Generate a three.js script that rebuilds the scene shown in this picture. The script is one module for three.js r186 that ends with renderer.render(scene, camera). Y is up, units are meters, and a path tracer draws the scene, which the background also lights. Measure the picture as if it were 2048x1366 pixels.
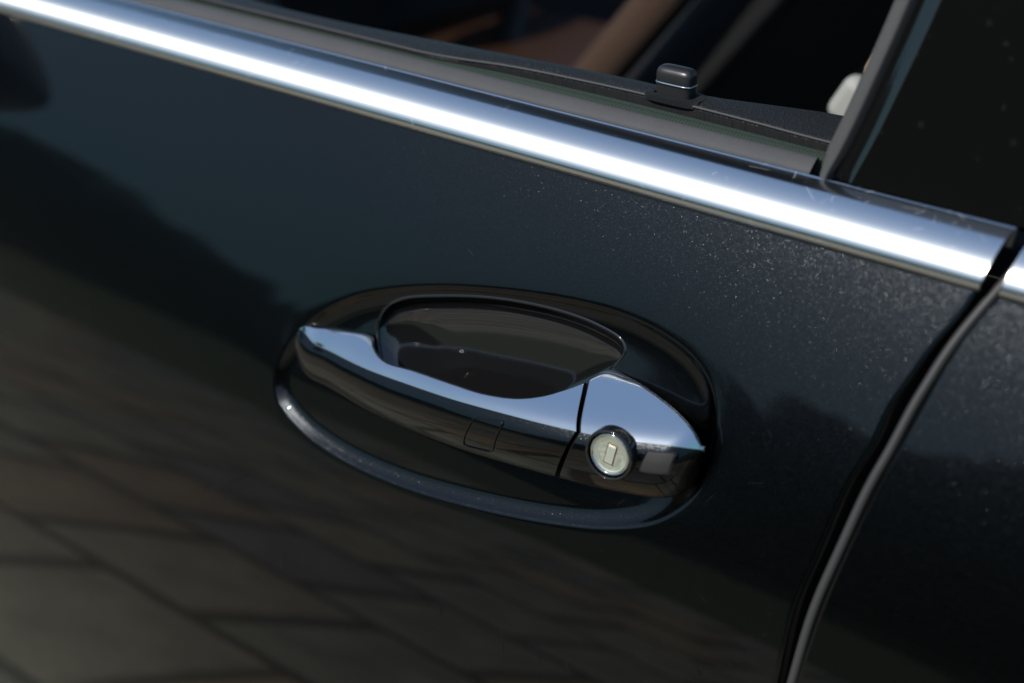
import * as THREE from 'three';
import { RoundedBoxGeometry } from 'three/addons/geometries/RoundedBoxGeometry.js';
import { mergeGeometries } from 'three/addons/utils/BufferGeometryUtils.js';

// ---------------------------------------------------------------- camera, sky, sun, exposure
const V = (x, y, z) => new THREE.Vector3(x, y, z);
const rad = Math.PI / 180, mm = 0.001;
const scene = new THREE.Scene();
const AIM = V(0, 0.86, 0), YAW = 39 * rad, PITCH = 27.8 * rad, DIST = 0.56, FPX = 2844;
const camera = new THREE.PerspectiveCamera(2 * Math.atan(683 / FPX) / rad, 1.5, 0.02, 600);
const EYE = AIM.clone().add(V(Math.sin(YAW) * Math.cos(PITCH), Math.sin(PITCH), Math.cos(YAW) * Math.cos(PITCH)).multiplyScalar(DIST));
camera.position.copy(EYE); camera.lookAt(AIM); camera.updateMatrixWorld(true);
camera.focus = 0.548; camera.userData.fStop = 5.2;
scene.add(camera);

const SUN = V(-0.24, 0.62, 0.72).normalize();
{
  const w = 512, h = 256, d = new Float32Array(w * h * 4);
  for (let j = 0; j < h; j++) for (let i = 0; i < w; i++) {
    const el = ((j + 0.5) / h - 0.5) * Math.PI, az = ((i + 0.5) / w - 0.5) * 2 * Math.PI;
    const v = V(Math.cos(el) * Math.cos(az), Math.sin(el), Math.cos(el) * Math.sin(az));
    const t = Math.pow(Math.max(0, 1 - Math.max(0, v.y)), 3.2);
    const ang = Math.acos(Math.min(1, v.dot(SUN))), glow = 1.0 * Math.exp(-ang / 0.26) + 0.16 * Math.exp(-ang / 0.6);
    const c = [0.20 - 0.05 * t + glow, 0.33 + 0.09 * t + glow, 0.60 - 0.08 * t + glow * 0.95];
    for (let k = 0; k < 3; k++) d[(j * w + i) * 4 + k] = v.y < 0 ? 0.12 : c[k];
    d[(j * w + i) * 4 + 3] = 1;
  }
  const sky = new THREE.DataTexture(d, w, h, THREE.RGBAFormat, THREE.FloatType);
  sky.mapping = THREE.EquirectangularReflectionMapping; sky.magFilter = THREE.LinearFilter; sky.needsUpdate = true;
  scene.background = sky; scene.environment = sky;
}
const sun = new THREE.DirectionalLight(new THREE.Color(1, 0.95, 0.86), 4.2);
sun.position.copy(AIM).addScaledVector(SUN, 20); sun.target.position.copy(AIM); sun.castShadow = true; sun.shadow.radius = 1;
Object.assign(sun.shadow.camera, { left: -8, right: 8, top: 8, bottom: -8, near: 1, far: 60 }); sun.shadow.mapSize.set(4096, 4096);
scene.add(sun, sun.target);
const renderer = new THREE.WebGLRenderer({ antialias: true });
renderer.toneMapping = THREE.LinearToneMapping; renderer.toneMappingExposure = 1.0; renderer.shadowMap.enabled = true;

// ---------------------------------------------------------------- helpers
function rng(seed) { let a = seed >>> 0; return () => { a = (a + 0x6D2B79F5) >>> 0; let t = a; t = Math.imul(t ^ (t >>> 15), t | 1); t ^= t + Math.imul(t ^ (t >>> 7), t | 61); return ((t ^ (t >>> 14)) >>> 0) / 4294967296; }; }
const clamp = (x, a, b) => Math.min(b, Math.max(a, x)), lerp = (a, b, t) => a + (b - a) * t;
const smooth = (a, b, x) => { const t = clamp((x - a) / (b - a), 0, 1); return t * t * (3 - 2 * t); };
const soft = (x, e) => 0.5 * (x + Math.sqrt(x * x + e * e));
function texture(n, m, fn, { srgb = false, nearest = false, repeat = [1, 1] } = {}) {
  const d = new Uint8Array(n * m * 4);
  for (let j = 0; j < m; j++) for (let i = 0; i < n; i++) {
    const c = fn(i, j); for (let k = 0; k < 3; k++) d[(j * n + i) * 4 + k] = clamp(Math.round(c[k] * 255), 0, 255); d[(j * n + i) * 4 + 3] = 255;
  }
  const t = new THREE.DataTexture(d, n, m, THREE.RGBAFormat); t.wrapS = t.wrapT = THREE.RepeatWrapping; t.repeat.set(...repeat);
  t.magFilter = nearest ? THREE.NearestFilter : THREE.LinearFilter; t.minFilter = t.magFilter; if (srgb) t.colorSpace = THREE.SRGBColorSpace; t.needsUpdate = true; return t;
}
function tileNoise(seed) {              // value noise that tiles with period p
  const r = rng(seed), T = Float32Array.from({ length: 65536 }, r);
  return (x, y, p) => {
    const i = Math.floor(x), j = Math.floor(y), fx = x - i, fy = y - j, u = fx * fx * (3 - 2 * fx), v = fy * fy * (3 - 2 * fy);
    const g = (a, b) => T[((((a % p) + p) % p) * 251 + (((b % p) + p) % p) * 7919) & 65535];
    return lerp(lerp(g(i, j), g(i + 1, j), u), lerp(g(i, j + 1), g(i + 1, j + 1), u), v);
  };
}
function mesh(name, geometry, material, parent) {
  const m = new THREE.Mesh(geometry, material); m.name = name; m.castShadow = m.receiveShadow = true; parent.add(m); return m;
}
// grid of points: fn(i, j) -> [x, y, z, u, v]; optional normals fn
function gridGeometry(nu, nv, fn, normalFn, flip = false) {
  const p = new Float32Array(nu * nv * 3), uv = new Float32Array(nu * nv * 2), n = normalFn ? new Float32Array(nu * nv * 3) : null, idx = [];
  for (let j = 0; j < nv; j++) for (let i = 0; i < nu; i++) {
    const k = j * nu + i, q = fn(i, j); p.set(q.slice(0, 3), k * 3); uv.set([q[3] ?? 0, q[4] ?? 0], k * 2);
    if (n) n.set(normalFn(i, j), k * 3);
    if (i < nu - 1 && j < nv - 1) { const a = k, b = k + 1, c = k + nu, d = c + 1; flip ? idx.push(a, c, b, b, c, d) : idx.push(a, b, c, b, d, c); }
  }
  const g = new THREE.BufferGeometry(); g.setAttribute('position', new THREE.BufferAttribute(p, 3)); g.setAttribute('uv', new THREE.BufferAttribute(uv, 2)); g.setIndex(idx);
  if (n) g.setAttribute('normal', new THREE.BufferAttribute(n, 3)); else g.computeVertexNormals();
  return g;
}
// polyline through control points, Catmull-Rom, as dense samples of plain arrays
function dense(points, n, closed = false) {
  const d = points[0].length, c = new THREE.CatmullRomCurve3(points.map(p => V(p[0], p[1], p[2] ?? 0)), closed, 'centripetal');
  return c.getSpacedPoints(n).map(q => [q.x, q.y, q.z].slice(0, d));
}
function lookup(table, x, k) {           // table sorted by [0]
  let a = 0, b = table.length - 1; if (x <= table[0][0]) return table[0][k]; if (x >= table[b][0]) return table[b][k];
  while (b - a > 1) { const m = (a + b) >> 1; table[m][0] <= x ? a = m : b = m; }
  return lerp(table[a][k], table[b][k], (x - table[a][0]) / (table[b][0] - table[a][0]));
}
// natural cubic spline y(x)
function spline(xs, ys) {
  const n = xs.length, a = new Array(n).fill(0), b = new Array(n).fill(0), y2 = new Array(n).fill(0);
  for (let i = 1; i < n - 1; i++) {
    const s = (xs[i] - xs[i - 1]) / (xs[i + 1] - xs[i - 1]), p = s * a[i - 1] + 2; a[i] = (s - 1) / p;
    b[i] = (6 * ((ys[i + 1] - ys[i]) / (xs[i + 1] - xs[i]) - (ys[i] - ys[i - 1]) / (xs[i] - xs[i - 1])) / (xs[i + 1] - xs[i - 1]) - s * b[i - 1]) / p;
  }
  for (let k = n - 2; k >= 0; k--) y2[k] = a[k] * y2[k + 1] + b[k];
  return x => {
    if (x <= xs[0]) return ys[0]; if (x >= xs[n - 1]) return ys[n - 1];
    let lo = 0, hi = n - 1; while (hi - lo > 1) { const m = (lo + hi) >> 1; xs[m] <= x ? lo = m : hi = m; }
    const h = xs[hi] - xs[lo], A = (xs[hi] - x) / h, B = (x - xs[lo]) / h;
    return A * ys[lo] + B * ys[hi] + ((A ** 3 - A) * y2[lo] + (B ** 3 - B) * y2[hi]) * h * h / 6;
  };
}

// ---------------------------------------------------------------- photograph pixel -> direction -> point on the thing it touches
const right = V(1, 0, 0).applyQuaternion(camera.quaternion), up = V(0, 1, 0).applyQuaternion(camera.quaternion), fwd = V(0, 0, -1).applyQuaternion(camera.quaternion);
const ray = (px, py) => fwd.clone().addScaledVector(right, (px - 1024) / FPX).addScaledVector(up, -(py - 683) / FPX).normalize();
const project = P => { const q = P.clone().sub(EYE), z = q.dot(fwd); return [1024 + FPX * q.dot(right) / z, 683 - FPX * q.dot(up) / z]; };
const onPlaneY = (px, py, y) => { const v = ray(px, py); return EYE.clone().addScaledVector(v, (y - EYE.y) / v.y); };
const onPlaneZ = (px, py, z) => { const v = ray(px, py); return EYE.clone().addScaledVector(v, (z - EYE.z) / v.z); };

// the door skin: an arc in section, straight along the car
const R = 0.95, T0 = 21 * rad, CY = AIM.y - R * Math.sin(T0), CZ = -R * Math.cos(T0);
const door = (x, s, off = 0) => { const t = T0 + s / R; return V(x, CY + (R + off) * Math.sin(t), CZ + (R + off) * Math.cos(t)); };
const doorNormal = s => V(0, Math.sin(T0 + s / R), Math.cos(T0 + s / R));
const toXS = P => [P.x, R * (Math.atan2(P.y - CY, P.z - CZ) - T0)];
function onDoor(px, py, off = 0) {
  const v = ray(px, py), oy = EYE.y - CY, oz = EYE.z - CZ, a = v.y * v.y + v.z * v.z, b = oy * v.y + oz * v.z, c = oy * oy + oz * oz - (R + off) ** 2;
  return EYE.clone().addScaledVector(v, (-b - Math.sqrt(b * b - a * c)) / a);
}
const pixXS = (px, py, off = 0) => toXS(onDoor(px, py, off));

// ---------------------------------------------------------------- materials
const flakeN = (() => { const r = rng(5); return texture(2048, 2048, () => { const a = r() * 6.283, m = Math.min(0.95, 0.06 * Math.sqrt(-2 * Math.log(1 - r() * 0.9999))), x = Math.cos(a) * m, y = Math.sin(a) * m; return [x * 0.5 + 0.5, y * 0.5 + 0.5, Math.sqrt(Math.max(0, 1 - x * x - y * y)) * 0.5 + 0.5]; }, { nearest: true, repeat: [1 / 0.26, 1 / 0.26] }); })();
const flakeC = (() => { const r = rng(9), mark = new Uint8Array(2048 * 2048); for (let k = 0; k < 46; k++) { let x = r() * 2048, y = r() * 2048, t = r() * 6.283; const l = 6 + 40 * r() * r(); for (let q = 0; q < l; q++) { x += Math.cos(t); y += Math.sin(t); t += (r() - 0.5) * 0.1; mark[((y | 0) & 2047) * 2048 + ((x | 0) & 2047)] = 1; } } return texture(2048, 2048, (i, j) => { if (mark[j * 2048 + i]) return [1, 1, 1]; const q = r(), b = q > 0.95 ? 0.22 + 0.2 * r() : 0.11 + 0.09 * r(); return [b * (0.92 + 0.16 * r()), b * (0.92 + 0.16 * r()), b * (0.92 + 0.16 * r())]; }, { nearest: true, repeat: [1 / 0.31, 1 / 0.31] }); })();
const paint = new THREE.MeshPhysicalMaterial({ color: new THREE.Color(0.078, 0.086, 0.096), map: flakeC, metalness: 1, roughness: 0.21, normalMap: flakeN, normalScale: new THREE.Vector2(1, 1), clearcoat: 0.55, clearcoatRoughness: 0.012 });
const gloss = new THREE.MeshPhysicalMaterial({ color: new THREE.Color(0.006, 0.006, 0.0065), roughness: 0.06, clearcoat: 0.6, clearcoatRoughness: 0.01 });
const chrome = new THREE.MeshStandardMaterial({ color: new THREE.Color(0.62, 0.63, 0.63), metalness: 1, roughness: 0.05 });
const rubber = new THREE.MeshStandardMaterial({ color: new THREE.Color(0.058, 0.058, 0.061), roughness: 0.62 });
{ const n = tileNoise(71), r = rng(72); rubber.map = texture(512, 512, () => [1, 1, 1]); const d = rubber.map.image.data; for (let j = 0; j < 512; j++) for (let i = 0; i < 512; i++) { const q = 0.80 + 0.14 * n(i / 3, j / 3, 170) + 0.12 * (n(i / 40, j / 40, 13) - 0.5) + (r() > 0.9985 ? 0.3 : 0); for (let k = 0; k < 3; k++) d[(j * 512 + i) * 4 + k] = clamp(q * 255, 0, 255); } rubber.map.repeat.set(1 / 0.11, 1 / 0.11); rubber.color.setRGB(0.047, 0.047, 0.05); }
const sealRubber = new THREE.MeshStandardMaterial({ color: new THREE.Color(0.035, 0.035, 0.036), roughness: 0.4 });
const darkPlastic = new THREE.MeshStandardMaterial({ color: new THREE.Color(0.012, 0.012, 0.013), roughness: 0.5 });
const satin = new THREE.MeshPhysicalMaterial({ anisotropy: 0.85, color: new THREE.Color(0.58, 0.60, 0.61), metalness: 1, roughness: 0.2 });

// ---------------------------------------------------------------- the setting: lawn, paving, hedge
const ground = new THREE.Group();
{
  const n = tileNoise(3);
  const grassMap = texture(512, 512, (i, j) => { const a = n(i / 4, j / 4, 128) * 0.5 + n(i / 24, j / 24, 22) * 0.5; return [0.16 + 0.1 * a, 0.2 + 0.16 * a, 0.1 + 0.06 * a]; }, { srgb: true, repeat: [120, 120] });
  const g = new THREE.PlaneGeometry(400, 400); g.rotateX(-Math.PI / 2);
  const lawn = mesh('lawn', g, new THREE.MeshStandardMaterial({ map: grassMap, roughness: 1 }), scene); lawn.position.y = -0.06; lawn.userData.kind = 'structure';
  const bed = new THREE.BoxGeometry(14, 0.05, 8.2); bed.translate(-2.5, -0.03, 1.3);
  const jointMap = texture(256, 256, (i, j) => { const a = n(i / 2, j / 2, 128); return [0.09 + 0.08 * a, 0.08 + 0.07 * a, 0.07 + 0.06 * a]; }, { srgb: true, repeat: [20, 20] });
  const paving = mesh('paving', bed, new THREE.MeshStandardMaterial({ map: jointMap, roughness: 1 }), scene); paving.userData.kind = 'structure'; paving.rotation.y = -4 * rad;
  const r = rng(21), tones = [[0.46, 0.40, 0.28], [0.39, 0.38, 0.29], [0.48, 0.36, 0.23], [0.32, 0.29, 0.28], [0.44, 0.43, 0.31]];
  const mats = tones.map(([a, b, c], k) => { const nn = tileNoise(40 + k); return new THREE.MeshStandardMaterial({ roughness: 0.9, map: texture(128, 128, (i, j) => { const q = 0.78 + 0.22 * nn(i / 3, j / 3, 43) + 0.22 * (nn(i / 22, j / 22, 6) - 0.5); return [Math.sqrt(a) * q, Math.sqrt(b) * q, Math.sqrt(c) * q]; }, { srgb: true }) }); });
  const L = 0.42, D = 0.60, geos = [0, 1, 2].map(() => { const q = new RoundedBoxGeometry(L - 0.042, 0.05, D - 0.032, 1, 0.012); return q; });
  for (let row = 0; row < 9; row++) for (let col = 0; col < 24; col++) {
    const s = mesh('paving_slab', geos[(row + col) % 3], mats[Math.floor(r() * 5)], paving);
    s.position.set(-7.2 + (col + (row % 2) * 0.5 + 0.08 * r()) * L, -0.024 + 0.004 * r(), 0.2 + row * D); s.rotation.set((r() - 0.5) * 0.008, 0, (r() - 0.5) * 0.008);
  }
}
{
  const r = rng(77), tri = [], nrm = [], hedge = new THREE.Group(); hedge.name = 'hedge'; scene.add(hedge); hedge.position.set(0, -0.06, 16);
  const nz = tileNoise(8), H0 = spline([-60, -40, -23, -17, -14, -11, -9, -7.5, -4, 0, 6, 20], [4.8, 4.3, 3.5, 2.3, 1.7, 1.6, 2.6, 3.7, 4.7, 5.4, 5.8, 6]), H = x => H0(x) + 1.5 * (nz(x * 0.5 + 90, 3, 400) - 0.5) + 0.9 * (nz(x * 1.7 + 300, 9, 900) - 0.5);
  for (let k = 0; k < 70000; k++) {
    const x = -48 + 66 * r(), h = H(x), top = r() < 0.45, y = top ? h * (0.9 + 0.12 * r()) : h * r(), z = top ? (r() - 0.5) * 2 : -1 + 0.35 * (r() - 0.5);
    const a = r() * 6.283, b = r() * 6.283, s = 0.05 + 0.07 * r(), u = V(Math.cos(a), Math.sin(b) * 0.7, Math.sin(a)).normalize(), w = V(-Math.sin(a), Math.cos(b), Math.cos(a) * 0.5).normalize(), c = V(x, y, z);
    for (const [p, q] of [[-1, 0], [0, 0.55], [0, -0.55], [1, 0], [0, -0.55], [0, 0.55]]) tri.push(c.x + s * (p * u.x + q * w.x), c.y + s * (p * u.y + q * w.y), c.z + s * (p * u.z + q * w.z));
  }
  const g = new THREE.BufferGeometry(); g.setAttribute('position', new THREE.BufferAttribute(new Float32Array(tri), 3)); g.computeVertexNormals();
  const leaf = new THREE.MeshStandardMaterial({ color: new THREE.Color(0.035, 0.055, 0.02), roughness: 0.8, side: THREE.DoubleSide });
  const lm = mesh('foliage', g, leaf, hedge); lm.userData.kind = 'stuff';
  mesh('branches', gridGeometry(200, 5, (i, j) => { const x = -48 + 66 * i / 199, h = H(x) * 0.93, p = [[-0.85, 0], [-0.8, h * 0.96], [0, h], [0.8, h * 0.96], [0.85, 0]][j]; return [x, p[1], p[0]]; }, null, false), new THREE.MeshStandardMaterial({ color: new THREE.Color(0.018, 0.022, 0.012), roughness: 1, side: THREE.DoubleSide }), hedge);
  hedge.userData = { label: 'long dark green clipped hedge mirrored as dark band in door paint', category: 'hedge' };
}

// ---------------------------------------------------------------- the car
const car = new THREE.Group(); car.name = 'parked_car'; scene.add(car);
car.userData = { label: 'dark metallic car with chrome waist moulding and open side window', category: 'car' };

// recess outline and finger cup outline, on the door skin
const RIM = [[870, 573], [760, 582], [690, 600], [625, 637], [575, 690], [551, 750], [557, 800], [600, 857], [680, 915], [800, 970], [950, 1014], [1100, 1044], [1220, 1055], [1310, 1043], [1375, 1000], [1413, 935], [1430, 850], [1421, 775], [1388, 718], [1330, 670], [1250, 630], [1150, 602], [1010, 581]].map(([a, b]) => pixXS(a, b));
const CUP = [[757, 652], [775, 615], [810, 597], [880, 591], [1000, 596], [1120, 620], [1200, 650], [1247, 681], [1253, 702], [1232, 735], [1195, 800], [1130, 874], [1030, 893], [920, 878], [830, 832], [772, 750]].map(([a, b]) => pixXS(a, b, -4.5 * mm)), CUPPOLE = pixXS(980, 845, -4.5 * mm);
function outline(points, pole) {
  const d = dense(points, 600, true).slice(0, 600), c = d.reduce((a, p) => [a[0] + p[0] / 600, a[1] + p[1] / 600], [0, 0]); if (pole) c.splice(0, 2, ...pole);
  const table = []; for (const p of d) table.push([Math.atan2(p[1] - c[1], p[0] - c[0]), Math.hypot(p[0] - c[0], p[1] - c[1])]);
  table.sort((a, b) => a[0] - b[0]); const f = table[0], l = table[table.length - 1]; table.unshift([l[0] - 2 * Math.PI, l[1]]); table.push([f[0] + 2 * Math.PI, f[1]]);
  const rad_ = t => lookup(table, t, 1);
  const sdf = (x, s) => {
    let m = 1e9; for (let i = 0; i < 600; i++) { const a = d[i], b = d[(i + 1) % 600], ex = b[0] - a[0], ey = b[1] - a[1], t = clamp(((x - a[0]) * ex + (s - a[1]) * ey) / (ex * ex + ey * ey), 0, 1), q = (x - a[0] - t * ex) ** 2 + (s - a[1] - t * ey) ** 2; if (q < m) m = q; }
    const r = Math.hypot(x - c[0], s - c[1]); return Math.sqrt(m) * (r < rad_(Math.atan2(s - c[1], x - c[0])) ? 1 : -1);
  };
  return { c, r: rad_, sdf };
}
const rim = outline(RIM), cup = outline(CUP, CUPPOLE);
const bowl = (d, below) => { const w = smooth(-2 * mm, 28 * mm, below), B = (3.0 - 0.9 * w) * mm + 0.02 * soft(below, 6 * mm); return B * lerp(1 - Math.exp(-d / (3.6 * mm)), 1 - (1 - Math.min(1, d / (7.6 * mm))) ** 2.2, w); };
function depth(x, s) {
  const r0 = Math.hypot(x - rim.c[0], s - rim.c[1]), rr = rim.r(Math.atan2(s - rim.c[1], x - rim.c[0])); if (r0 > rr + 0.15) return 0;
  const d = rim.sdf(x, s); if (d < -57 * mm) return 0;
  let h = 0.6 * mm * Math.exp(-soft(-d, 1.2 * mm) / (11 * mm)) * (1 - smooth(30 * mm, 56 * mm, -d)) * (1 - smooth(-5 * mm, 25 * mm, rim.c[1] - s)) + bowl(soft(d, 0.7 * mm), rim.c[1] - s);
  return h;
}
function skinPoint(x, s) { return door(x, s, -depth(x, s)); }
function skinNormal(x, s) {
  const e = 0.15 * mm, h = depth(x, s), hx = (depth(x + e, s) - h) / e, hs = (depth(x, s + e) - h) / e;
  const n = doorNormal(s), t = V(0, n.z, -n.y); return n.addScaledVector(V(1, 0, 0), hx).addScaledVector(t, hs).normalize();
}
// door edges
const sBelt = pixXS(1000, 312)[1];
const gapFront = [[1951, 588], [1918, 634], [1870, 689], [1819, 760], [1782, 814], [1750, 884], [1704, 957], [1668, 1031], [1631, 1119], [1594, 1203], [1561, 1335]].map(([a, b]) => pixXS(a, b));
const gapRear = [[1984, 603], [1951, 638], [1910, 693], [1874, 751], [1837, 817], [1797, 889], [1763, 950], [1722, 1034], [1682, 1119], [1642, 1210], [1597, 1340]].map(([a, b]) => pixXS(a, b));
function edge(points) {
  const p = points.map(q => [q[1], q[0]]).sort((a, b) => a[0] - b[0]), a = p[0], b = p[1], k = (b[1] - a[1]) / (b[0] - a[0]);
  for (let i = 1; i <= 6; i++) p.unshift([a[0] - 0.08 * i, a[1] - k * 0.08 * i * (1 - 0.06 * i)]);
  const z = p[p.length - 1], y = p[p.length - 3], kk = (z[1] - y[1]) / (z[0] - y[0]); p.push([z[0] + 0.06, z[1] + kk * 0.06]);
  const f = spline(p.map(q => q[0]), p.map(q => q[1])); return f;
}
const xFront = edge(gapFront), xRear = edge(gapRear), LOW = -0.44, FAR = -0.95, ER = 1.8 * mm;
{
  // front door skin: rings round the handle recess out to the door's edges, and the recess itself
  const border = [];
  for (let i = 0; i <= 60; i++) { const s = lerp(LOW, sBelt + 4 * mm, i / 60); border.push([xFront(s) - ER, s]); }
  border.push([FAR, sBelt + 4 * mm], [FAR, LOW]);
  const c = rim.c, angles = [];
  for (let i = 0; i < 960; i++) angles.push(-Math.PI + 2 * Math.PI * (i + 0.5) / 960);
  for (const b of [border[0], border[60], border[61], border[62]]) angles.push(Math.atan2(b[1] - c[1], b[0] - c[0]));
  angles.sort((a, b) => a - b); angles.push(angles[0] + 2 * Math.PI);
  const hit = t => {
    const dx = Math.cos(t), dy = Math.sin(t); let best = 1e9;
    for (let i = 0; i < border.length; i++) { const a = border[i], b = border[(i + 1) % border.length], ex = b[0] - a[0], ey = b[1] - a[1], det = dx * ey - dy * ex; if (Math.abs(det) < 1e-12) continue; const ax = a[0] - c[0], ay = a[1] - c[1], u = (ax * ey - ay * ex) / det, v = (ax * dy - ay * dx) / det; if (u > 0 && v > -1e-6 && v < 1 + 1e-6 && u < best) best = u; }
    return best;
  };
  const norm = t => t > Math.PI ? t - 2 * Math.PI : t, outR = angles.map(t => hit(t)), rimR = angles.map(t => rim.r(norm(t)) + 2 * mm);
  const NO = 64, at = (i, j) => { const q = j / (NO - 1), a = rimR[i], b = outR[i], near = Math.min(40 * mm, 0.6 * (b - a)), r = q < 0.6 ? a + near * (q / 0.6) ** 1.3 : a + near + (b - a - near) * ((q - 0.6) / 0.4); return [c[0] + r * Math.cos(angles[i]), c[1] + r * Math.sin(angles[i])]; };
  const cache = new Map(), f = (fn, i, j) => { const [x, s] = fn(i, j); return [...skinPoint(x, s).toArray(), x, s]; };
  mesh('front_door', gridGeometry(angles.length, NO, (i, j) => f(at, i, j), (i, j) => skinNormal(...at(i, j)).toArray(), true), paint, car);
  const NI = 230, inn = (i, j) => { const r = rimR[i] * (1 - j / (NI - 1) * 0.9995); return [c[0] + r * Math.cos(angles[i]), c[1] + r * Math.sin(angles[i])]; };
  const rg = gridGeometry(angles.length, NI, (i, j) => f(inn, i, j), (i, j) => skinNormal(...inn(i, j)).toArray(), false);
  { // leave the hole for the finger cup
    const q = [], keep = []; for (let j = 0; j < NI; j++) for (let i = 0; i < angles.length; i++) { const [x, s] = inn(i, j); q.push(Math.hypot(x - cup.c[0], s - cup.c[1]) / cup.r(Math.atan2(s - cup.c[1], x - cup.c[0]))); }
    const ix = rg.index.array; for (let k = 0; k < ix.length; k += 3) if (Math.max(q[ix[k]], q[ix[k + 1]], q[ix[k + 2]]) > 0.992) keep.push(ix[k], ix[k + 1], ix[k + 2]); rg.setIndex(keep);
  }
  mesh('handle_recess', rg, paint, car);
  const NC = 420, NR = 90, cq = j => 1 - (j / (NR - 1)) ** 1.5 * 0.999, cupAt = (i, j) => { const t = -Math.PI + 2 * Math.PI * i / NC, q = cq(j), r = cup.r(t > Math.PI ? t - 2 * Math.PI : t) * q; return [cup.c[0] + r * Math.cos(t), cup.c[1] + r * Math.sin(t), q]; };
  const cupDepth = (x, s, q) => depth(x, s) + 0.15 * mm + 5.5 * mm * (1 - Math.exp(-(1 - q) / 0.045)) + 5.5 * mm * (1 - q * q);
  const cg = gridGeometry(NC + 1, NR, (i, j) => { const [x, s, q] = cupAt(i, j); return [...door(x, s, -cupDepth(x, s, q)).toArray(), x, s]; }, null, false); 
  mesh('finger_cup', cg, gloss, car);
  const lipPts = Array.from({ length: 300 }, (_, i) => { const t = -Math.PI + 2 * Math.PI * i / 300, r = cup.r(t), x = cup.c[0] + r * Math.cos(t), s = cup.c[1] + r * Math.sin(t); return door(x, s, -depth(x, s) - 0.75 * mm); });
  mesh('cup_lip', new THREE.TubeGeometry(new THREE.CatmullRomCurve3(lipPts, true), 400, 1.0 * mm, 12, true), gloss, car);
}
function edgeReturn(xf, sign, name, s0, s1) {   // the rounded, folded-in edge of a door skin
  const prof = [[0, 0]]; for (let k = 0; k <= 8; k++) { const a = k / 8 * Math.PI / 2; prof.push([ER * Math.sin(a), -ER * (1 - Math.cos(a))]); } prof.push([ER, -6 * mm], [ER, -16 * mm]);
  prof.shift();
  mesh(name, gridGeometry(160, prof.length, (i, j) => { const s = lerp(s0, s1, i / 159); return [...door(xf(s) + sign * (prof[j][0] - ER), s, prof[j][1]).toArray(), xf(s) + prof[j][0], s]; }, (i, j) => {
    const s = lerp(s0, s1, i / 159), a = Math.min(1, j / 8) * Math.PI / 2; return doorNormal(s).multiplyScalar(Math.cos(a)).add(V(sign * Math.sin(a), 0, 0)).normalize().toArray();
  }, sign > 0), paint, car);
}
edgeReturn(xFront, 1, 'front_door_edge', LOW, sBelt + 4 * mm);
edgeReturn(xRear, -1, 'rear_door_edge', LOW, sBelt + 4 * mm);
mesh('rear_door', gridGeometry(40, 120, (i, j) => { const s = lerp(LOW, sBelt + 4 * mm, j / 119), x = lerp(xRear(s) + ER, 0.95, (i / 39) ** 2); return [...door(x, s).toArray(), x + 0.13, s]; }, (i, j) => doorNormal(lerp(LOW, sBelt + 4 * mm, j / 119)).toArray()), paint, car);
{ // rubber seal in the gap, and the jamb behind it
  const pts = []; for (let i = 0; i <= 60; i++) { const s = lerp(LOW, sBelt + 30 * mm, i / 60); pts.push(door(lerp(xFront(s), xRear(s), 0.66), s, -3.4 * mm)); }
  mesh('door_seal', new THREE.TubeGeometry(new THREE.CatmullRomCurve3(pts), 200, 1.8 * mm, 14), sealRubber, car);
  mesh('door_jamb', gridGeometry(2, 40, (i, j) => { const s = lerp(LOW, sBelt + 4 * mm, j / 39); return door(lerp(xFront(s) - 25 * mm, xRear(s) + 25 * mm, i), s, -17 * mm).toArray(); }), darkPlastic, car);
}

// ---------------------------------------------------------------- waist moulding, window seal, felt channel, inner trim: profiles along the car
// a profile is followed row by row up the picture at PX; every step goes at the given tilt from upright
const PX = 1348, G = {};
function rowPlane(py) { return ray(PX, py).cross(V(1, 0, 0)).normalize(); }
function walk(P0, rows) {
  const out = [P0.clone()]; let P = P0.clone();
  for (const [py, tilt] of rows) { const n = rowPlane(py), d = V(0, Math.cos(tilt * rad), -Math.sin(tilt * rad)), t = n.dot(EYE.clone().sub(P)) / n.dot(d); P = P.clone().addScaledVector(d, t); out.push(P); }
  return out;
}
function tableRows(list, n) { const out = []; for (let i = 1; i <= n; i++) { const q = i / n * (list.length - 1), k = Math.min(list.length - 2, Math.floor(q)), f = q - k; out.push([lerp(list[k][0], list[k + 1][0], f), lerp(list[k][1], list[k + 1][1], f)]); } return out; }
const P0 = door(0, sBelt); P0.x = 0;
const lipBase = V(0, P0.y + 1.2 * mm, P0.z + 0.2 * mm);
const bead = walk(V(0, P0.y + 1.6 * mm, P0.z + 2.2 * mm), tableRows([[404, -25], [402, -6], [399, 3], [396, 9], [392, 16], [384, 25], [368, 32], [345, 40], [325, 49], [308, 60], [303, 74], [294, 82], [286, 85], [284, 70], [282, 56], [280, 60]], 90));
const moulding = [lipBase, V(0, P0.y + 1.1 * mm, P0.z + 1.4 * mm), ...bead];
const mTop = bead[bead.length - 1]; moulding.push(mTop.clone().add(V(0, -1.5 * mm, -1.2 * mm)), mTop.clone().add(V(0, -8 * mm, -1.5 * mm)));
function extrude(name, profile, x0, x1, material, parent, nx = 2) {   // x0, x1: numbers or functions of the share of the profile passed
  const len = [0]; for (let i = 1; i < profile.length; i++) len.push(len[i - 1] + profile[i].distanceTo(profile[i - 1]));
  const e = (q, k) => typeof q === 'function' ? q(profile[k]) : q;
  return mesh(name, gridGeometry(nx, profile.length, (i, j) => { const x = lerp(e(x0, j), e(x1, j), i / (nx - 1)); return [x, profile[j].y, profile[j].z, x, len[j]]; }), material, parent);
}
const endA = onPlaneZ(1957, 577, P0.z + 3 * mm), endB = onPlaneZ(2033, 456, mTop.z), endC = onPlaneZ(1998, 586, P0.z + 3 * mm);
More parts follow.
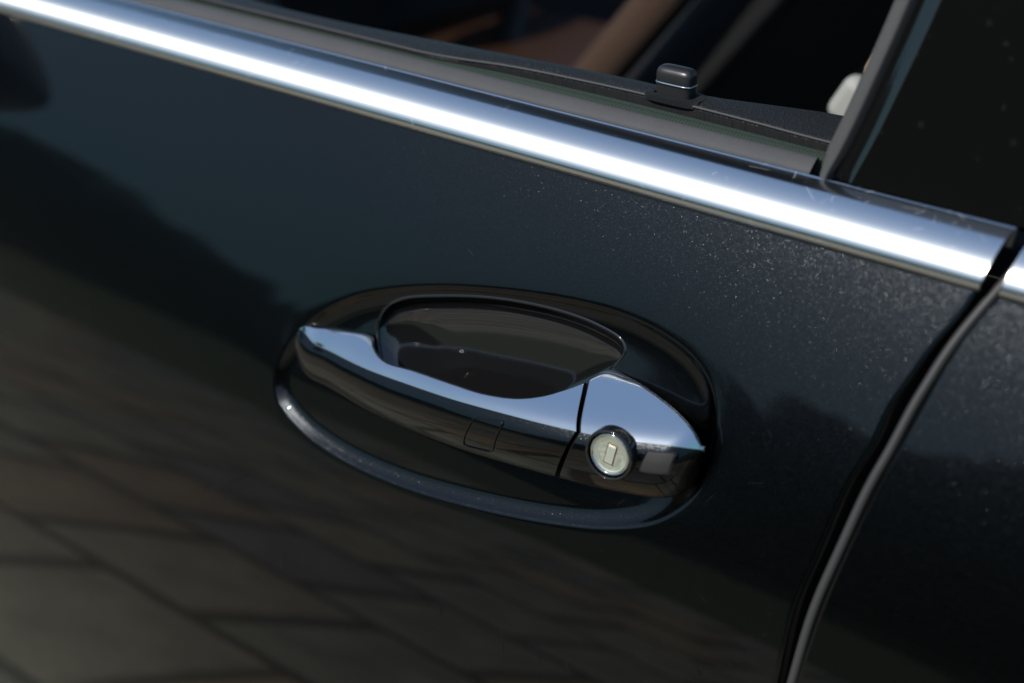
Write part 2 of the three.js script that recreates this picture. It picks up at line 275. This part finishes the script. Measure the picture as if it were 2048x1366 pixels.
const slant = (endB.x - endA.x) / (endB.y - endA.y);
const frontEnd = P => endA.x + (P.y - endA.y) * slant, rearEnd = P => endC.x + (P.y - endC.y) * slant;
const scratchMap = (() => {
  const n = 2048, m = 256, a = new Float32Array(n * m), r = rng(61);
  for (let k = 0; k < 170; k++) { let x = r() < 0.7 ? n * (0.1 + 0.42 * r()) : r() * n, y = r() * m, t = (r() - 0.5) * 2.4 + (r() < 0.5 ? 0 : 1.5); const l = 4 + 34 * r() * r(), b = 0.3 + 0.7 * r(); for (let q = 0; q < l; q++) { x += Math.cos(t); y += Math.sin(t); t += (r() - 0.5) * 0.12; a[((Math.floor(y) + m * 4) % m) * n + ((Math.floor(x) + n * 4) % n)] = b; } }
  for (let k = 0; k < 420; k++) a[Math.floor(r() * m) * n + Math.floor(r() * n)] = 0.4 + 0.6 * r();
  return (i, j) => a[(j % m) * n + (i % n)];
})();
satin.roughnessMap = texture(2048, 256, (i, j) => { const s = scratchMap(i, j); return [1, 0.8 + 0.2 * s, 1 - 0.5 * s]; }, { repeat: [1 / 0.5, 1 / 0.0625] }); satin.metalnessMap = satin.roughnessMap;
satin.roughness = 0.40;
const endCap = (profile, xf, name) => {
  const n = profile.length - 2, back = profile.map(p => V(0, p.y - 3 * mm, p.z - 7 * mm));
  return gridGeometry(profile.length, 2, (i, j) => { const p = j ? back[i] : profile[i]; return [xf(profile[i]) - (j ? 1.5 * mm : 0), p.y, p.z]; });
};
{
  const a = extrude('waist_moulding', moulding, FAR, frontEnd, satin, car, 60); mesh('end_cap', endCap(moulding, frontEnd), rubber, a);
  extrude('rear_waist_moulding', moulding, rearEnd, 0.95, satin, car, 20);
}
// rubber wiper seal above the moulding
const seal = walk(mTop.clone().add(V(0, 0, -0.6 * mm)), tableRows([[279, 60], [272, 44], [262, 48], [250, 54], [245, 64], [243, 85]], 24));
const sTop = seal[seal.length - 1]; seal.unshift(seal[0].clone().add(V(0, -6 * mm, -0.3 * mm))); seal.push(sTop.clone().add(V(0, -1 * mm, -1 * mm)), sTop.clone().add(V(0, -9 * mm, -1.4 * mm)));
const sealEnd = onPlaneZ(1634, 338, sTop.z).x;
extrude('window_seal', seal, FAR, sealEnd, rubber, car, 40);
// felt strip inside the slot
const feltMat = new THREE.MeshStandardMaterial({ color: new THREE.Color(0.018, 0.032, 0.02), roughness: 0.9 });
{ const n = tileNoise(15); feltMat.bumpMap = texture(512, 64, (i, j) => { const q = 0.5 + 0.35 * Math.sin(i / 512 * 2 * Math.PI * 64 + 0.6 * Math.sin(j / 9)) + 0.3 * (n(i / 2, j / 2, 256) - 0.5); return [q, q, q]; }, { repeat: [1 / 0.09, 1 / 0.012] }); feltMat.bumpScale = 0.5 * mm; }
const TRIMY = sTop.y - 1.0 * mm;
{
  const lipPix = [[880, 112], [1010, 130], [1144, 156], [1260, 181], [1390, 213], [1510, 244], [1642, 280]].map(([p, q]) => onPlaneY(p, q, TRIMY)), lz = spline(lipPix.map(p => p.x), lipPix.map(p => p.z));
  G.lip = x => x < lipPix[0].x ? Math.min(sTop.z - 1.6 * mm, lipPix[0].z) : lz(Math.min(x, lipPix[6].x));
  const p2 = [[0, -7], [0.02, -2.6], [0.09, -1.1], [0.18, -0.5], [0.28, -0.9], [0.36, -1.5], [0.44, -1.2], [0.5, -1.5], [0.56, -4], [0.58, -16]], n2 = new THREE.CatmullRomCurve3(p2.map(p => V(p[0], p[1], 0))).getPoints(40);
  mesh('felt_strip', gridGeometry(160, n2.length, (i, j) => { const x = lerp(FAR, sealEnd + 2 * mm, i / 159), w = Math.max(0.5 * mm, sTop.z - 1.2 * mm - G.lip(x)); return [x, sTop.y + n2[j].y * mm, sTop.z - 1.2 * mm - n2[j].x * w, x, n2[j].x * 0.02 + n2[j].y * 0.4 * mm]; }), feltMat, car);
  extrude('slot_floor', [V(0, sTop.y - 14 * mm, sTop.z), V(0, sTop.y - 14 * mm, sTop.z - 30 * mm)], FAR, sealEnd + 2 * mm, darkPlastic, car);
}
// inner trim
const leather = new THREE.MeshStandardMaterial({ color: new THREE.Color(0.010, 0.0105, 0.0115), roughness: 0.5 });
{ const n = tileNoise(19); const cell = (i, j) => { const a = n(i / 6, j / 6, 86) * 0.6 + n(i / 3, j / 3, 171) * 0.4; return Math.abs(a - 0.5) * 2; }; leather.bumpMap = texture(512, 512, (i, j) => { const q = cell(i, j); return [q, q, q]; }, { repeat: [1 / 0.07, 1 / 0.07] }); leather.bumpScale = 0.35 * mm; }
{
  const inner = [[513, 2], [700, 46], [871, 79], [1042, 113], [1213, 147], [1308, 167], [1416, 191], [1519, 205], [1669, 224]].map(([a, b]) => onPlaneY(a, b, TRIMY + 1 * mm)), zf = spline(inner.map(p => p.x), inner.map(p => p.z));
  const xe = sealEnd + 60 * mm;
  mesh('inner_trim', gridGeometry(120, 22, (i, j) => {
    const x = lerp(FAR, xe, i / 119), zi = x < inner[0].x ? inner[0].z : zf(Math.min(x, inner[inner.length - 1].x)), lip = G.lip(x), w = lip - zi;
    const k = j < 4 ? [[lip - 0.2 * mm, -14], [lip, -1.5], [lip - 0.5 * mm, -0.3], [lip - 1.4 * mm, 0.1]][j] : j < 16 ? [lip - 1.4 * mm - (w - 1.4 * mm) * (j - 3) / 13 , 0.1 + 1.2 * Math.sin((j - 3) / 13 * 2.4)] : [zi - 8 * mm * Math.sin((j - 15) / 6 * 1.4), 0.9 - 60 * (1 - Math.cos((j - 15) / 6 * 1.4))];
    return [x, TRIMY + k[1] * mm, k[0], x, k[0]];
  }), leather, car);
  const lipG = new THREE.TubeGeometry(new THREE.CatmullRomCurve3(Array.from({ length: 60 }, (_, i) => { const x = lerp(FAR, sealEnd, i / 59); return V(x, TRIMY - 0.1 * mm, G.lip(x) + 0.2 * mm); })), 120, 0.55 * mm, 8); mesh('trim_lip', lipG, rubber, car);
  // lock knob
  const base = onPlaneY(1352, 190, TRIMY + 1 * mm), k = new THREE.Group(); 
  const knobMat = new THREE.MeshStandardMaterial({ color: new THREE.Color(0.018, 0.018, 0.02), roughness: 0.34 });
  const loop = (rows, p = 4.5) => gridGeometry(65, rows.length, (i, j) => { const t = i / 64 * 2 * Math.PI, c = Math.cos(t), q = Math.sin(t), k = Math.pow(Math.abs(c) ** p + Math.abs(q) ** p, -1 / p), [w, d, y] = rows[j]; return [c * k * w / 2 * mm, y * mm, -q * k * d / 2 * mm, i / 64, j]; });
  const body = loop([[15.6, 7.6, -6], [15.8, 7.8, 4.6], [16.0, 8, 4.7], [16.2, 8.2, 5.9], [16.3, 8.3, 7.2], [16.2, 8.2, 8.6], [15.9, 7.9, 9.4], [15.2, 7.2, 10.3], [14, 6, 11.0], [12, 4.2, 11.4], [8, 2, 11.6], [0.1, 0.1, 11.7]]), ring = loop([[15.6, 7.6, 4.35], [16.3, 8.3, 4.45], [16.6, 8.6, 4.75], [16.6, 8.6, 5.05], [16.3, 8.3, 5.35], [15.6, 7.6, 5.45]]);
  const bezel = loop([[25, 13.5, -2], [24.6, 13, 0.0], [23.6, 12.2, 0.7], [22, 11.2, 0.9], [18.6, 9.6, 0.8], [17.6, 9.2, 0.4], [17.4, 9, -3]]);
  const kb = mesh('lock_knob', body, knobMat, car); kb.position.copy(base); mesh('chrome_ring', ring, chrome, kb); mesh('bezel', bezel, leather, kb);
}

// ---------------------------------------------------------------- pillar cover with its rubber edge
{
  const tilt = 11 * rad, n = V(0, Math.sin(tilt), Math.cos(tilt)), O = V(0, mTop.y, mTop.z + 0.4 * mm);
  const onP = (px, py) => { const v = ray(px, py); return EYE.clone().addScaledVector(v, O.clone().sub(EYE).dot(n) / v.dot(n)); };
  const edgePix = [[1652, 352], [1688, 285], [1722, 215], [1756, 140], [1792, 60], [1822, -10], [1870, -120]].map(([a, b]) => onP(a, b)), ex = spline(edgePix.map(p => p.y), edgePix.map(p => p.x)), y0 = O.y + 0.6 * mm, y1 = edgePix[6].y;
  const pr = rng(31), spots = Array.from({ length: 150 }, () => [pr() * 512, pr() * 512, 1 + 4 * pr() * pr(), 0.3 + 0.7 * pr()]), nn = tileNoise(33);
  const dust = texture(512, 512, (i, j) => { let a = 0.004 * nn(i / 2, j / 2, 256) * nn(i / 40, j / 40, 13); for (const [x, y, s, b] of spots) { const d = Math.hypot(i - x, j - y); if (d < s) a += 0.014 * b * (0.4 + 0.6 * d / s); } return [0.002 + a, 0.0022 + a, 0.0024 + a]; }, { repeat: [1 / 0.16, 1 / 0.16] });
  const pm = gloss.clone(); pm.color = new THREE.Color(1, 1, 1); pm.map = dust; pm.roughness = 0.06;
  const zOf = (y) => O.z - (y - O.y) * Math.tan(tilt);
  mesh('pillar_cover', gridGeometry(24, 40, (i, j) => {
    const y = lerp(y0, y1, j / 39), e = ex(y), k = i < 8 ? i / 7 : 1, rr = 11 * mm, a = (1 - k) ** 1.4 * Math.PI / 3.2, x = i < 8 ? e + rr - rr * Math.sin(a) / Math.sin(Math.PI / 3.2) : lerp(e + rr, e + 0.11, (i - 7) / 16);
    return [x, y, zOf(y) - rr * (1 - Math.cos(a)), x, y];
  }), pm, car);
  mesh('rear_pillar_cover', gridGeometry(8, 8, (i, j) => { const y = lerp(y0, y1, j / 7), x = lerp(ex(y) + 0.116, ex(y) + 0.22, i / 7); return [x, y, zOf(y), x, y]; }), pm, car);
  const w = 6.2 * mm; // rubber edge strip, flat front with rounded lip
  const sec = [[3, -6], [1.2, -1.2], [0.5, 0.2], [0, 0.6], [-0.5, 0.5], [-0.9, 0.1], [-1.4, 0.1], [-3, -0.1], [-4.4, -0.4], [-4.9, -0.8], [-5.1, -1.6], [-5.1, -12]];
  mesh('pillar_seal', gridGeometry(sec.length, 60, (i, j) => { const y = lerp(O.y - 0.5 * mm, y1, j / 59), e = ex(y); return [e + sec[i][0] * mm * lerp(0.55, 1, smooth(0, 0.15, j / 59)), y, zOf(y) + sec[i][1] * mm, sec[i][0] * mm, y]; }, null, true), rubber, car);
}

// ---------------------------------------------------------------- the door handle
{
  const Ep = [[586, 673, -2.6], [595, 661, -1.2], [620, 678, 2.6], [650, 697, 5.6], [700, 722, 8.8], [750, 744, 11.6], [800, 762, 13.5], [900, 796, 17.5], [1000, 824, 19.6], [1100, 850, 20.2], [1152, 862, 20], [1250, 880, 18.4], [1330, 890, 15], [1380, 896, 10.5], [1406, 900, 6]].map(([a, b, o]) => onDoor(a, b, o * mm));
  const Lp = [[586, 678, -4.6], [600, 730, -2.4], [640, 765, 0.6], [700, 800, 4], [800, 850, 8.5], [900, 890, 11.5], [1000, 922, 13.2], [1108, 952, 13.4], [1200, 975, 12.2], [1290, 992, 9.2], [1340, 993, 6.8], [1372, 977, 5], [1395, 940, 4.6], [1407, 905, 5.6]].map(([a, b, o]) => onDoor(a, b, o * mm));
  const mono = a => a.filter((p, i) => i === 0 || p.x > a[i - 1].x + 0.2 * mm), E_ = mono(Ep), L_ = mono(Lp);
  //console.log('handle', Ep.length, E_.length, Lp.length, L_.length, E_[0].x, E_[E_.length - 1].x, L_[0].x, L_[L_.length - 1].x);
  const mk = a => { const xs = a.map(p => p.x), fy = spline(xs, a.map(p => p.y)), fz = spline(xs, a.map(p => p.z)); return x => V(x, fy(x), fz(x)); };
  const E = mk(E_), L = mk(L_);
  const A0 = 56 * rad, A1 = 20 * rad, TA = 15 * mm, NT = 60, TM = 60 * mm, prof = [[0, 0]];
  const slope = t => A1 + (A0 - A1) * (1 - Math.min(1, t / TA)) ** 3;
  for (let i = 1; i <= NT; i++) { const t = (i - 0.5) / NT * TM, a = slope(t), d = TM / NT; prof.push([prof[i - 1][0] + d * Math.sin(a), prof[i - 1][1] - d * Math.cos(a)]); }
  const Fp = (x, t) => { const q = clamp(t / TM * NT, 0, NT - 0.001), k = Math.floor(q), f = q - k, e = E(x); return V(x, e.y + lerp(prof[k][0], prof[k + 1][0], f), e.z + lerp(prof[k][1], prof[k + 1][1], f)); };
  const Gp = (x, v) => { const a = E(x), b = L(x), n = doorNormal(0.0), d = a.distanceTo(b), c = a.clone().lerp(b, 0.5).addScaledVector(n, 0.34 * d); return a.multiplyScalar((1 - v) ** 2).addScaledVector(c, 2 * v * (1 - v)).addScaledVector(b, v * v); };
  const solve = (f, px, py, x, t, ht) => { for (let k = 0; k < 40; k++) { const h = 0.02 * mm, p = project(f(x, t)), a = project(f(x + h, t)), b = project(f(x, t + ht)), m = [(a[0] - p[0]) / h, (b[0] - p[0]) / ht, (a[1] - p[1]) / h, (b[1] - p[1]) / ht], d = m[0] * m[3] - m[1] * m[2], ex = px - p[0], ey = py - p[1]; x += 0.7 * (ex * m[3] - ey * m[1]) / d; t += 0.7 * (ey * m[0] - ex * m[2]) / d; t = Math.max(0, t); } return [x, t]; };
  const onF = (px, py) => solve(Fp, px, py, onDoor(px, py, 10 * mm).x - 8 * mm, 10 * mm, 0.02 * mm), onG = (px, py) => solve(Gp, px, py, onDoor(px, py, 14 * mm).x, 0.5, 0.001);
  const U1 = [[600, 657], [625, 651], [660, 653], [700, 659], [735, 665], [745, 671], [748, 690], [757, 707], [775, 722], [830, 738], [900, 762], [975, 785], [1040, 793], [1090, 788], [1130, 777], [1172, 762]].map(p => onF(...p));
  const U2 = [[1177, 760], [1220, 735], [1250, 747], [1290, 770], [1350, 815], [1390, 860], [1403, 891]].map(p => onF(...p));
  //console.log('U1', U1.map(p => p.map(q => +(q * 1000).toFixed(1)).join('/')).join(' ')); console.log('U2', U2.map(p => p.map(q => +(q * 1000).toFixed(1)).join('/')).join(' '));
  const srt = a => dense(a.map(p => [p[0], p[1], 0]), 500).sort((p, q) => p[0] - q[0]), TU1 = srt(U1), TU2 = srt(U2);
  const xEg = onG(1152, 862.5)[0], xLg = onG(1109, 951)[0], xUg = U1[U1.length - 1][0], GW = 2.1 * mm;
  const x0 = Math.max(E_[0].x, L_[0].x), x1 = Math.min(E_[E_.length - 1].x, L_[L_.length - 1].x);
  //console.log('gap', xEg, xLg, xUg, x0, x1);
  function build(parentName, part, ua, ub, TU, chromeName, parent) {
    const NU = 260, sh = u => part ? 1 - smooth(0, 0.5, u) : smooth(0.55, 1, u), xa = part ? xEg + GW : x0, xb = part ? x1 : xEg, X = u => lerp(xa, xb, u);
    const xF = (u, v) => X(u) + sh(u) * v * (part ? U2[0][0] + 0.6 * mm - xEg - GW : xUg - xEg), xG = (u, v) => X(u) + sh(u) * (v - 0.12 * Math.sin(v * Math.PI)) * (xLg - xEg);
    // chrome face: tuck at the front edge, face, rounded rear lip, drop
    const NV = 14, NF = 8, rf = 1.6 * mm, rows = NV + NF + 3;
    const colF = u => {
      const out = [], xu = xF(u, 1), tu = Math.max(0.02 * mm, lookup(TU, xu, 1)), e = E(X(u)), rl = Math.min(rf, tu * 0.3);
      out.push(Gp(X(u), 0.03).addScaledVector(V(0, -0.1, -1), 0.35 * mm), Gp(X(u), 0.012).addScaledVector(V(0, 0, 1), 0.05 * mm));
      let p; for (let k = 0; k < NV; k++) { const v = k / (NV - 1); p = Fp(xF(u, v), Math.max(0, v * tu - rl * v)); if (k) out.push(p); else out.push(p); }
      const a = slope(tu); let q = p.clone(); const step = rl * (a + Math.PI / 2) / NF;
      for (let k = 0; k < NF; k++) { const b = a - (k + 0.5) / NF * (a + Math.PI / 2); q = q.clone().add(V(0, Math.sin(b) * step, -Math.cos(b) * step)); out.push(q); }
      out.push(q.clone().add(V(0, -7 * mm * Math.min(1, tu / (6 * mm)), 0.5 * mm))); return out;
    };
    const us = Array.from({ length: NU }, (_, i) => i / (NU - 1)), cols = us.map(colF);
    const body = us.map(u => {
      const out = []; for (let k = 0; k <= 26; k++) { const v = k / 26; out.push(Gp(xG(u, v), v)); }
      const l = out[26], d = l.clone().sub(out[25]).normalize(), e0 = E(X(u)), w = Math.min(1, e0.distanceTo(l) / (12 * mm));
      let q = l.clone(), ang = Math.atan2(d.z, -d.y); const st = 1.1 * mm * w;   // round the lower edge, run back underneath
      for (let k = 0; k < 7; k++) { ang -= 0.2; q = q.clone().add(V(0, -Math.cos(ang) * st * 0.35, Math.sin(ang) * st * 0.35)); out.push(q); }
      out.push(q.clone().add(V(0, 1.5 * mm * w, -7 * mm * w)), q.clone().add(V(0, 5 * mm * w, -11 * mm * w)), cols[us.indexOf(u)][rows - 2 + 0].clone().add(V(0, -5 * mm * w, 0.3 * mm)));
      return out;
    });
    const gb = gridGeometry(NU, body[0].length, (i, j) => [body[i][j].x, body[i][j].y, body[i][j].z, body[i][j].x + 0.05, j < 27 ? j * 0.75 * mm : 27 * 0.75 * mm], null, true);
    const capAt = (i, flip) => { const ring = [...body[i], ...[...cols[i]].reverse()], c = ring.reduce((s, p) => s.addScaledVector(p, 1 / ring.length), V(0, 0, 0)); return gridGeometry(ring.length + 1, 2, (k, j) => { const p = j ? c : ring[k % ring.length]; return [p.x, p.y, p.z]; }, null, flip); };
    const b = mesh(parentName, gb, paint, parent);
    const gc = gridGeometry(NU, cols[0].length, (i, j) => [cols[i][j].x, cols[i][j].y, cols[i][j].z, cols[i][j].x, cols[i][j].z], null, false);
    mesh(chromeName, gc, chrome, b); mesh('end_face', capAt(part ? 0 : NU - 1, !!part), darkPlastic, b);
    return b;
  }
  const handle = build('door_handle', 0, 0, 1, TU1, 'chrome_strip', car);
  const cover = build('lock_cover', 1, 0, 1, TU2, 'chrome_strip', car);
  const nG = (x, v) => { const h = 0.0005, a = Gp(x + h, v).sub(Gp(x - h, v)), b = Gp(x, v + 0.02).sub(Gp(x, v - 0.02)); const n = b.cross(a).normalize(); return n.z < 0 ? n.negate() : n; };
  // key cylinder in its round collar
  {
    const [kx, kv] = onG(1223, 907), P = Gp(kx, kv), ax = V(0.10, 0.13, 1).normalize(), q = new THREE.Quaternion().setFromUnitVectors(V(0, 1, 0), ax);
    const lathe = (pts, n = 72) => new THREE.LatheGeometry(pts.map(p => new THREE.Vector2(p[0] * mm, p[1] * mm)), n);
    const collar = lathe([[9.9, -4], [9.8, 0.2], [9.6, 0.9], [9.3, 1.25], [9.0, 1.3], [8.75, 1.15], [8.6, 0.8], [8.55, -2.4]]);
    const face = lathe([[7.0, -2], [7.0, -0.3], [6.7, -0.5], [6.2, -0.62], [5, -0.7], [0.01, -0.74]]);
    const lock = mesh('key_cylinder', face, new THREE.MeshStandardMaterial({ color: new THREE.Color(0.62, 0.64, 0.60), metalness: 0.8, roughness: 0.45 }), cover);
    { const n = tileNoise(51), r = rng(52), sc = new Float32Array(256 * 256); for (let k = 0; k < 160; k++) { let x = r() * 256, y = r() * 256, t = r() * 6.28; for (let l = 0; l < 6 + 40 * r(); l++) { x += Math.cos(t); y += Math.sin(t); sc[((y | 0) & 255) * 256 + ((x | 0) & 255)] = 1; } }
      lock.material.roughnessMap = texture(256, 256, (i, j) => { const q = 0.5 + 0.35 * n(i / 9, j / 9, 28) + 0.3 * sc[j * 256 + i]; return [q, q, q]; }); lock.material.roughness = 0.75; lock.material.map = texture(256, 256, (i, j) => { const q = 0.72 + 0.2 * n(i / 14 + 7, j / 14, 18) + 0.12 * sc[j * 256 + i]; return [q, q, q * 0.95]; }); lock.material.color.setRGB(0.56, 0.6, 0.53); }
    lock.position.copy(P).addScaledVector(ax, 1.45 * mm); lock.quaternion.copy(q);
    const lr = mesh('lock_ring', lathe([[8.15, -3], [8.15, -0.5], [8.05, -0.1], [7.8, 0.12], [7.5, 0.16], [7.2, 0.05], [6.95, -0.3], [6.85, -0.8]]), chrome, cover); lr.position.copy(lock.position); lr.quaternion.copy(q);
    const cm = mesh('lock_collar', collar, gloss, cover); cm.position.copy(P).addScaledVector(ax, 1.2 * mm); cm.quaternion.copy(q);
    const slot = new RoundedBoxGeometry(3.3 * mm, 0.5 * mm, 7.4 * mm, 2, 0.2 * mm), s1 = mesh('key_slot', slot, new THREE.MeshStandardMaterial({ color: new THREE.Color(0.72, 0.64, 0.5), metalness: 0.6, roughness: 0.4 }), cover);
    s1.position.copy(P).addScaledVector(ax, 0.87 * mm); s1.quaternion.copy(q).multiply(new THREE.Quaternion().setFromAxisAngle(V(0, 1, 0), -0.06));
    const well = mesh('slot_edge', new RoundedBoxGeometry(4.0 * mm, 0.5 * mm, 8.1 * mm, 2, 0.2 * mm), darkPlastic, cover); well.position.copy(P).addScaledVector(ax, 0.73 * mm); well.quaternion.copy(s1.quaternion);
    const flap = mesh('key_flap', new RoundedBoxGeometry(2.4 * mm, 0.3 * mm, 6.2 * mm, 2, 0.1 * mm), new THREE.MeshStandardMaterial({ color: new THREE.Color(0.5, 0.54, 0.48), metalness: 0.6, roughness: 0.45 }), cover); flap.position.copy(P).addScaledVector(ax, 1.01 * mm); flap.quaternion.copy(s1.quaternion);
  }
  const patch = (corners, lift, n, round) => { // a sheet on the painted face: rounded quad given by picture corners
    const c = corners.map(p => onG(...p)); return (u, v) => { const a = [lerp(c[0][0], c[1][0], u), lerp(c[0][1], c[1][1], u)], b = [lerp(c[3][0], c[2][0], u), lerp(c[3][1], c[2][1], u)], x = lerp(a[0], b[0], v), t = lerp(a[1], b[1], v); return Gp(x, t).addScaledVector(nG(x, t), lift); };
  };
  const ringUV = (n, r) => { const out = []; for (let i = 0; i < n; i++) { const t = i / n * 2 * Math.PI, c = Math.cos(t), s = Math.sin(t), k = Math.pow(Math.pow(Math.abs(c), r) + Math.pow(Math.abs(s), r), -1 / r); out.push([0.5 + 0.5 * c * k, 0.5 + 0.5 * s * k]); } return out; };
  { // rubber pad behind the lock
    const f = patch([[1297, 902], [1352, 907], [1338, 946], [1280, 941]], 0, 8), rg = ringUV(96, 16), P = (k, s, l) => { const [u, v] = rg[k % 96], x = 0.5 + (u - 0.5) * s, y = 0.5 + (v - 0.5) * s, p = f(x, y); return p.addScaledVector(V(0.03, 0.12, 1), l); };
    const rows = [[1.0, -0.3], [1.0, 0.12], [0.985, 0.3], [0.95, 0.36], [0.7, 0.36], [0.35, 0.36], [0.001, 0.36]];
    mesh('sensor_pad', gridGeometry(97, rows.length, (i, j) => { const p = P(i, rows[j][0], rows[j][1] * mm); return [p.x, p.y, p.z, p.x, p.y]; }, null, false), new THREE.MeshStandardMaterial({ color: new THREE.Color(0.02, 0.0195, 0.0195), roughness: 0.7 }), cover);
    const fr = new THREE.CatmullRomCurve3(rg.map((_, k) => P(k, 1.06, 0.05 * mm)), true); mesh('pad_frame', new THREE.TubeGeometry(fr, 160, 0.32 * mm, 8, true), gloss, cover);
  }
  { // outline of the touch area on the grip
    const f = patch([[950, 834], [1010, 843], [986, 905], [926, 890]], 0.16 * mm, 8), pts = ringUV(96, 8).map(([u, v]) => f(u, v));
    mesh('touch_outline', new THREE.TubeGeometry(new THREE.CatmullRomCurve3(pts, true), 200, 0.42 * mm, 10, true), paint, handle);
  }
}

// ---------------------------------------------------------------- wing mirror, roof, cabin
{
  const mp = []; for (let k = 0; k <= 24; k++) { const u = k / 24; mp.push(new THREE.Vector2(Math.max(0.0005, 0.09 * Math.pow(1 - u, 0.62)), u * 0.15)); } mp.unshift(new THREE.Vector2(0.07, -0.025), new THREE.Vector2(0.0005, -0.03)); mp.splice(0, 2, mp[1], mp[0]);
  const mg = new THREE.LatheGeometry(mp, 40); mg.rotateX(Math.PI / 2); mg.scale(0.6, 1, 1); const wm = mesh('wing_mirror', mg, gloss, car); wm.position.set(-0.72, 0.968, 0.125);
  const arm = new RoundedBoxGeometry(0.07, 0.05, 0.12, 3, 0.02); const am = mesh('mirror_arm', arm, gloss, wm); am.position.set(0, -0.05, -0.09);
  const roof = gridGeometry(30, 24, (i, j) => { const x = lerp(-0.9, 0.95, i / 29), a = j / 23, z = lerp(-0.26, -1.25, a), y = 1.36 + 0.075 * Math.sin(Math.PI * a) + 0.03 * Math.sin(Math.PI * i / 29); return [x, y, z, x, z]; });
  mesh('roof', roof, paint, car);
  mesh('roof_rail', new THREE.TubeGeometry(new THREE.LineCurve3(V(-0.9, 1.36, -0.25), V(0.95, 1.36, -0.25)), 4, 0.025, 12), paint, car);
  const pil = gridGeometry(2, 10, (i, j) => { const a = j / 9; return [lerp(0.2, 0.32, i) + 0.02 * a, lerp(1.1, 1.36, a), lerp(-0.1, -0.25, a)]; });
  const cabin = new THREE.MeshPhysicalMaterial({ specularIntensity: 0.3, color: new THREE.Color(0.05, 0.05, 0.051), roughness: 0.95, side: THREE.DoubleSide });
  const box = (name, x0, x1, y0, y1, z0, z1, mat) => { const g = new RoundedBoxGeometry(x1 - x0, y1 - y0, z1 - z0, 2, 0.004); g.translate((x0 + x1) / 2, (y0 + y1) / 2, (z0 + z1) / 2); return mesh(name, g, mat, car); };
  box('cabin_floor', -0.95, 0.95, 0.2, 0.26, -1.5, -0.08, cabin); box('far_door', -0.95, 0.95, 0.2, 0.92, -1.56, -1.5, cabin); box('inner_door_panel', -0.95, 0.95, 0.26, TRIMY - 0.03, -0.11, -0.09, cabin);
  const tan = new THREE.MeshStandardMaterial({ color: new THREE.Color(0.05, 0.023, 0.011), roughness: 0.65, bumpMap: leather.bumpMap, bumpScale: 0.3 * mm });
  const back = mesh('seat_bolster', new THREE.TubeGeometry(new THREE.CatmullRomCurve3([V(-0.5, 0.5, -0.42), V(-0.38, 0.67, -0.42), V(-0.25, 0.835, -0.43), V(-0.08, 1.05, -0.45), V(0, 1.16, -0.47)]), 40, 0.017, 20), tan, car);
  { const g = new RoundedBoxGeometry(0.75, 0.06, 0.44, 4, 0.028); const sh = mesh('seat_back', g, leather, car); sh.position.set(-0.19, 0.86, -0.68); sh.rotation.z = 52 * rad; }  // shade put into the colour: near-black leather keeps the sunlit seat back dark
  box('driver_seat_cushion', -0.8, -0.3, 0.38, 0.55, -0.9, -0.38, tan); box('passenger_seat_cushion', -0.98, -0.45, 0.36, 0.56, -1.46, -0.98, tan);
  { const g = new THREE.TorusGeometry(0.185, 0.016, 14, 60); const w = mesh('steering_wheel', g, darkPlastic, car); w.position.set(-0.66, 0.84, -0.62); w.rotation.set(0, Math.PI / 2, 0); w.rotateX(-0.4); const sp = mesh('spoke', new RoundedBoxGeometry(0.36, 0.05, 0.03, 3, 0.014), new THREE.MeshStandardMaterial({ color: new THREE.Color(0.3, 0.3, 0.28), roughness: 0.5 }), w); sp.position.set(0, -0.01, 0.0); const hub = mesh('hub', new THREE.SphereGeometry(0.07, 24, 16), darkPlastic, w); hub.scale.set(1, 1, 0.5); }
  { const b = mesh('belt_tongue', new RoundedBoxGeometry(0.02, 0.026, 0.014, 4, 0.0065), new THREE.MeshStandardMaterial({ color: new THREE.Color(0.3, 0.3, 0.28), roughness: 0.6 }), car); b.position.set(0.016, 0.897, -0.25); b.rotation.z = -0.5; const t2 = mesh('tongue_grip', new RoundedBoxGeometry(0.017, 0.02, 0.014, 4, 0.0065), new THREE.MeshStandardMaterial({ color: new THREE.Color(0.42, 0.27, 0.13), roughness: 0.6 }), b); t2.position.set(0.003, 0.025, 0); const st = mesh('seat_belt', new RoundedBoxGeometry(0.046, 0.9, 0.002, 2, 0.0008), cabin, car); st.position.set(0.06, 0.9, -0.262); st.rotation.z = -0.1; }
  box('centre_console', -0.72, -0.36, 0.5, 0.715, -0.84, -0.64, new THREE.MeshStandardMaterial({ color: new THREE.Color(0.035, 0.016, 0.007), roughness: 0.4 }));
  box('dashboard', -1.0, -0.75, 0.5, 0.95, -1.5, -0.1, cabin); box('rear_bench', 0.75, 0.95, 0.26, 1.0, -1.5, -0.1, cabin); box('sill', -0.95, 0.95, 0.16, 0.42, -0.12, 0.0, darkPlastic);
}
renderer.render(scene, camera);
